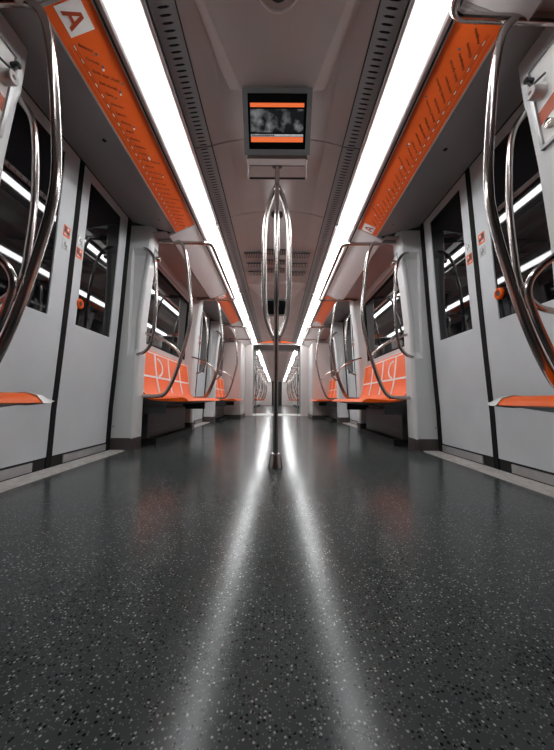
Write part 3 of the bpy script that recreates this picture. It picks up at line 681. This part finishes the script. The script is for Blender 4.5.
# ------------------------------------------------------------------ monitors
def monitor(y0, label, back=False):
    """front face tilts down towards -y; y0 = distance of its top edge"""
    r = thing('ceiling_monitor', (0, y0+.1, zc(1.36)), label, 'monitor')
    top = Vector((0, y0-.022, zc(1.606))); bot = Vector((0, y0+.145, zc(1.378)))
    up = (top-bot).normalized(); hgt = (top-bot).length; n = Vector((0, -up.z, up.y)); 
    if n.y > 0: n = -n
    ctr = (top+bot)/2
    def P(u, v, d=0): return ctr+Vector((u, 0, 0))+up*v+n*d
    def slab(bm, u0, u1, v0, v1, d0, d1):
        V = [bm.verts.new(P(u, v, d)) for u in (u0, u1) for v in (v0, v1) for d in (d0, d1)]
        for f in ((0, 1, 3, 2), (4, 6, 7, 5), (0, 4, 5, 1), (2, 3, 7, 6), (0, 2, 6, 4), (1, 5, 7, 3)): bm.faces.new([V[i] for i in f])
    W, Hh = .182, hgt/2
    bm = B(); b_ = .026
    slab(bm, -W, -W+b_, -Hh, Hh, -.03, .012); slab(bm, W-b_, W, -Hh, Hh, -.03, .012); slab(bm, -W+b_, W-b_, Hh-b_*.8, Hh, -.03, .012); slab(bm, -W+b_, W-b_, -Hh, -Hh+b_, -.03, .012)
    part('bezel', bm, 'tgrey', r)
    bm = B(); slab(bm, -W+b_, W-b_, -Hh+b_, Hh-b_*.8, -.02, .004); sc_ = part('screen', bm, 'screen', r)
    if not back:
        bm = B(); slab(bm, -.144, .142, .066, .083, .004, .0055); part('top_bar', bm, 'barO', sc_)
        bm = B(); slab(bm, -.144, .142, -.040, .058, .004, .005); part('picture', bm, 'pic', sc_)
        bm = B(); slab(bm, -.144, .142, -.058, -.048, .004, .0055); part('caption_bar', bm, 'barW', sc_)
        bm = B(); slab(bm, -.144, .142, -.083, -.060, .004, .0055); part('bottom_bar', bm, 'barO', sc_)
        bm = B()
        for i in range(12): slab(bm, -.140+i*.0105, -.132+i*.0105, -.0555, -.0505, .0056, .0060)
        part('caption_mark', bm, 'screen', sc_)
    # housing wedge behind, underside climbing back to the ceiling
    bm = B()
    st = [(y0+.172, zc(1.378), .170), (y0+.50, zc(1.600), .196), (y0+.64, zc(1.614), .212)]
    lo = [[bm.verts.new((sx*w_, y, z)) for sx in (-1, 1)] for y, z, w_ in st]
    hi = [[bm.verts.new((sx*w_, y, zc(1.65))) for sx in (-1, 1)] for y, z, w_ in [(y0+.04, 0, .17)]+st[1:]]
    fr = [bm.verts.new((sx*.176, y0+.03, zc(1.60))) for sx in (-1, 1)]
    for p, q in zip(lo, lo[1:]): bm.faces.new([p[0], p[1], q[1], q[0]])
    for p, q in zip(hi, hi[1:]): bm.faces.new([p[0], p[1], q[1], q[0]])
    bm.faces.new([fr[0], fr[1], lo[0][1], lo[0][0]]); bm.faces.new([fr[0], fr[1], hi[0][1], hi[0][0]])
    bm.faces.new([lo[2][0], lo[2][1], hi[2][1], hi[2][0]])
    for k in (0, 1): bm.faces.new([fr[k], lo[0][k], lo[1][k], lo[2][k], hi[2][k], hi[1][k], hi[0][k]])
    part('housing', bm, 'ceil', r)
    for sx in (-1, 1):
        bm = B(); tube(bm, [(sx*w_, y, z) for y, z, w_ in st], .005, 8); part('edge_strip', bm, 'trim', r, True)
    for (y, z, w_), th in ((st[1], .003), (st[2], .009)):
        bm = B(); box(bm, -w_+.01, w_-.01, y-th, y+th, z-.003, z+.006); part('shadow_gap', bm, 'black', r)
    return r
monitor(1.50, 'grey tilted monitor under the ceiling above the pole, orange bars on its screen')
monitor(4.86, 'dark small monitor under the ceiling farther down the aisle', True)

# ------------------------------------------------------------------ ceiling grilles, smoke detector
gr = thing('ceiling_grille', (0, 3.55, zc(1.62)), 'ventilation grille of three slotted rows in the ceiling beyond the pole', 'grille')
def cz(x): return zc(1.64-.35*x*x)
for row, yy in enumerate((3.30, 3.55, 3.79)):
    for gx in (-.355, -.125, .135):
        wd = .22
        bm = B(); box(bm, gx, gx+wd, yy-.055, yy+.055, cz(max(abs(gx), abs(gx+wd)))-.014, cz(max(abs(gx), abs(gx+wd)))-.004); part('grille_panel', bm, 'black', gr)
        bm = B()
        for i in range(12):
            x = gx+wd*(i+.3)/12; box(bm, x, x+.008, yy-.055, yy+.055, cz(max(abs(gx), abs(gx+wd)))-.019, cz(max(abs(gx), abs(gx+wd)))-.006)
        part('grille_slats', bm, 'ceil', gr)
bm = B(); lathe(bm, [(.088, 0), (.088, .008), (.080, .012), (.076, .006), (.050, .008), (.046, .014)], (0.003, 1.075, zc(1.605)), (0, 0, -1), 40)
sd = thing('smoke_detector', (.003, 1.075, zc(1.59)), 'round detector in the ceiling at the top edge of the view', 'detector')
part('rim', bm, 'ceil', sd, True)
bm = B(); lathe(bm, [(.044, .0), (.044, .018), (.036, .030), (.0, .034)], (0.003, 1.075, zc(1.605)), (0, 0, -1), 32); part('sensor', bm, 'dark', sd, True)
bm = B(); lathe(bm, [(.052, .0), (.052, .018), (.036, .03), (.0, .034)], (0, 2.62, zc(1.645)), (0, 0, -1), 32)
solo(part('ceiling_speaker', bm, 'dark', None, True), 'round dark speaker in the ceiling just behind the pole', 'speaker')

# ------------------------------------------------------------------ route map strips
STATIONS = ['Battistini', 'Cornelia', 'Baldo degli Ubaldi', 'Valle Aurelia', 'Cipro', 'Ottaviano', 'Lepanto', 'Flaminio', 'Spagna', 'Barberini', 'Repubblica', 'Termini', 'Vittorio Emanuele', 'Manzoni', 'San Giovanni', 'Re di Roma', 'Ponte Lungo', 'Furio Camillo', 'Colli Albani', 'Arco di Travertino', 'Porta Furba', 'Numidio Quadrato', 'Lucio Sestio', 'Giulio Agricola', 'Subaugusta', 'Cinecittà', 'Anagnina']
LINKS = {0: 1, 1: 2, 2: 1, 3: 2, 4: 1, 7: 2, 11: 3, 14: 2, 19: 1, 24: 1, 26: 2}
def text_mesh(s, size):
    cu = bpy.data.curves.new('txt', 'FONT'); cu.body = s; cu.size = size; cu.extrude = .0003; cu.resolution_u = 2
    o = bpy.data.objects.new('txt', cu); col.objects.link(o)
    dg = bpy.context.evaluated_depsgraph_get(); me = bpy.data.meshes.new_from_object(o.evaluated_get(dg))
    bpy.data.objects.remove(o); return me
# strip frame, built for the left wall: u runs away from the camera (+Y), v climbs towards the light
O0 = Vector((-OB[0], 0, OB[1])); O1 = Vector((-OT[0], 0, OT[1])); vdir = (O1-O0).normalized(); SW = (O1-O0).length
nrm = Vector((0, 1, 0)).cross(vdir)
if nrm.z > 0: nrm = -nrm
LEN = 1.595
def SP(u, v, d=0): return O0+Vector((0, u, 0))+vdir*v+nrm*d
def sslab(bm, quad, d0, d1):
    a = [bm.verts.new(SP(u, v, d0)) for u, v in quad]; b = [bm.verts.new(SP(u, v, d1)) for u, v in quad]; n_ = len(quad)
    bm.faces.new(a); bm.faces.new(b)
    for i in range(n_): bm.faces.new([a[i], a[(i+1) % n_], b[(i+1) % n_], b[i]])
def rect(u0, u1, v0, v1): return [(u0, v0), (u1, v0), (u1, v1), (u0, v1)]
def route_map(full=True):
    r = bpy.data.objects.new('route_map', None); col.objects.link(r); r.empty_display_size = .05
    P = lambda nm, bm, m: part(nm, bm, m, None)
    out = []
    def add(nm, bm, m, par=None):
        o = part(nm, bm, m, None); o.parent = par or r; return o
    bm = B(); sslab(bm, rect(.004, LEN-.004, .008, SW-.004), .0004, .003); pn = add('map_panel', bm, 'sign')
    bm = B(); sslab(bm, rect(0, LEN, 0, .007), 0, .006); sslab(bm, rect(LEN-.012, LEN, 0, SW), 0.0002, .0055); sslab(bm, rect(0, .012, 0, SW), 0.0002, .0055); add('metal_edge', bm, 'trim')
    # line A emblem
    u0 = .020; L_ = .104; v0 = .048
    bm = B(); sslab(bm, rect(u0, u0+L_, v0, v0+L_), .003, .0038); em = add('line_emblem', bm, 'paint')
    bm = B(); c = u0+L_/2
    sslab(bm, [(c-.034, v0+.014), (c-.020, v0+.014), (c+.004, v0+.084), (c-.009, v0+.084)], .0038, .0046)
    sslab(bm, [(c+.034, v0+.014), (c+.020, v0+.014), (c-.004, v0+.084), (c+.009, v0+.084)], .0038, .0047)
    sslab(bm, rect(c-.022, c+.022, v0+.032, v0+.044), .0038, .0048); add('letter_A', bm, 'signred', em)
    # line with station ticks
    bm = B(); sslab(bm, rect(.145, LEN-.05, .036, .0385), .003, .0034); sslab(bm, rect(.145, LEN-.05, .018, .020), .003, .0034); sslab(bm, rect(.145, LEN-.05, .045, .047), .003, .0034); add('route_line', bm, 'signred')
    sp = (LEN-.15-.09)/26
    for i, s in enumerate(STATIONS):
        u = .158+i*sp
        bm = B(); sslab(bm, rect(u-.0085, u+.0085, .0388, .0435), .003, .0037); add('station_mark', bm, 'paint')
        if full:
            me = text_mesh(s, .0165); me.materials.append(M['ink'])
            o = bpy.data.objects.new('station_name', me); col.objects.link(o); o.parent = r
            ang = math.radians(47); ud = Vector((0, 1, 0)); xd = ud*math.cos(ang)+vdir*math.sin(ang); yd = nrm.cross(xd)
            if yd.dot(vdir) < 0: yd = -yd
            p = SP(u-.004, .055, .0036); zd = xd.cross(yd)
            o.matrix_local = Matrix(((xd.x, yd.x, zd.x, p.x), (xd.y, yd.y, zd.y, p.y), (xd.z, yd.z, zd.z, p.z), (0, 0, 0, 1)))
            Lt = max(v.co.x for v in me.vertices)
            mx = (SW-.072)/math.sin(ang)
            if Lt > mx: o.scale = (mx/Lt, .9, 1); Lt = mx
        else: Lt = .06; ang = math.radians(47)
        if i in LINKS and full:
            for k in range(LINKS[i]):
                uu = u+(Lt+.010+k*.012)*math.cos(ang)+(k*.004); vv = min(.055+(Lt+.010)*math.sin(ang)+.004, SW-.012)
                if k: vv -= .004
                bm = B(); q = [(uu+.0055*math.cos(a_), vv+.0055*math.sin(a_)) for a_ in (math.pi*j/5 for j in range(10))]
                sslab(bm, q, .003, .0042); add('connection_mark', bm, 'blue' if k == 0 else 'paint')
    return r
rm = route_map()
def put(o, side, y0, label):
    if side < 0: o.location = (0, y0, 0)
    else: o.location = (0, y0+LEN, 0); o.rotation_euler = (0, 0, math.pi)
    o['label'] = label; o['category'] = 'route map'; o['group'] = 'orange route maps above the doors'
    # move the empty to the strip's own base while its parts stay put
    off = Vector((-OB[0], LEN/2, OB[1])); R = Matrix.Rotation(o.rotation_euler.z, 3, 'Z')
    o.location = Vector(o.location)+R @ off
    for ch in o.children: ch.location = ch.location-off
for i, (side, y0, lab) in enumerate([(-1, 1.042, 'orange route map strip with white A emblem above the near left doors'), (1, 1.092, 'orange route map strip above the near right doors'),
                                     (-1, 4.375, 'orange route map strip above the far left doors'), (1, 4.43, 'orange route map strip above the far right doors')]):
    put(rm if i == 0 else route_map(i < 2), side, y0, lab)
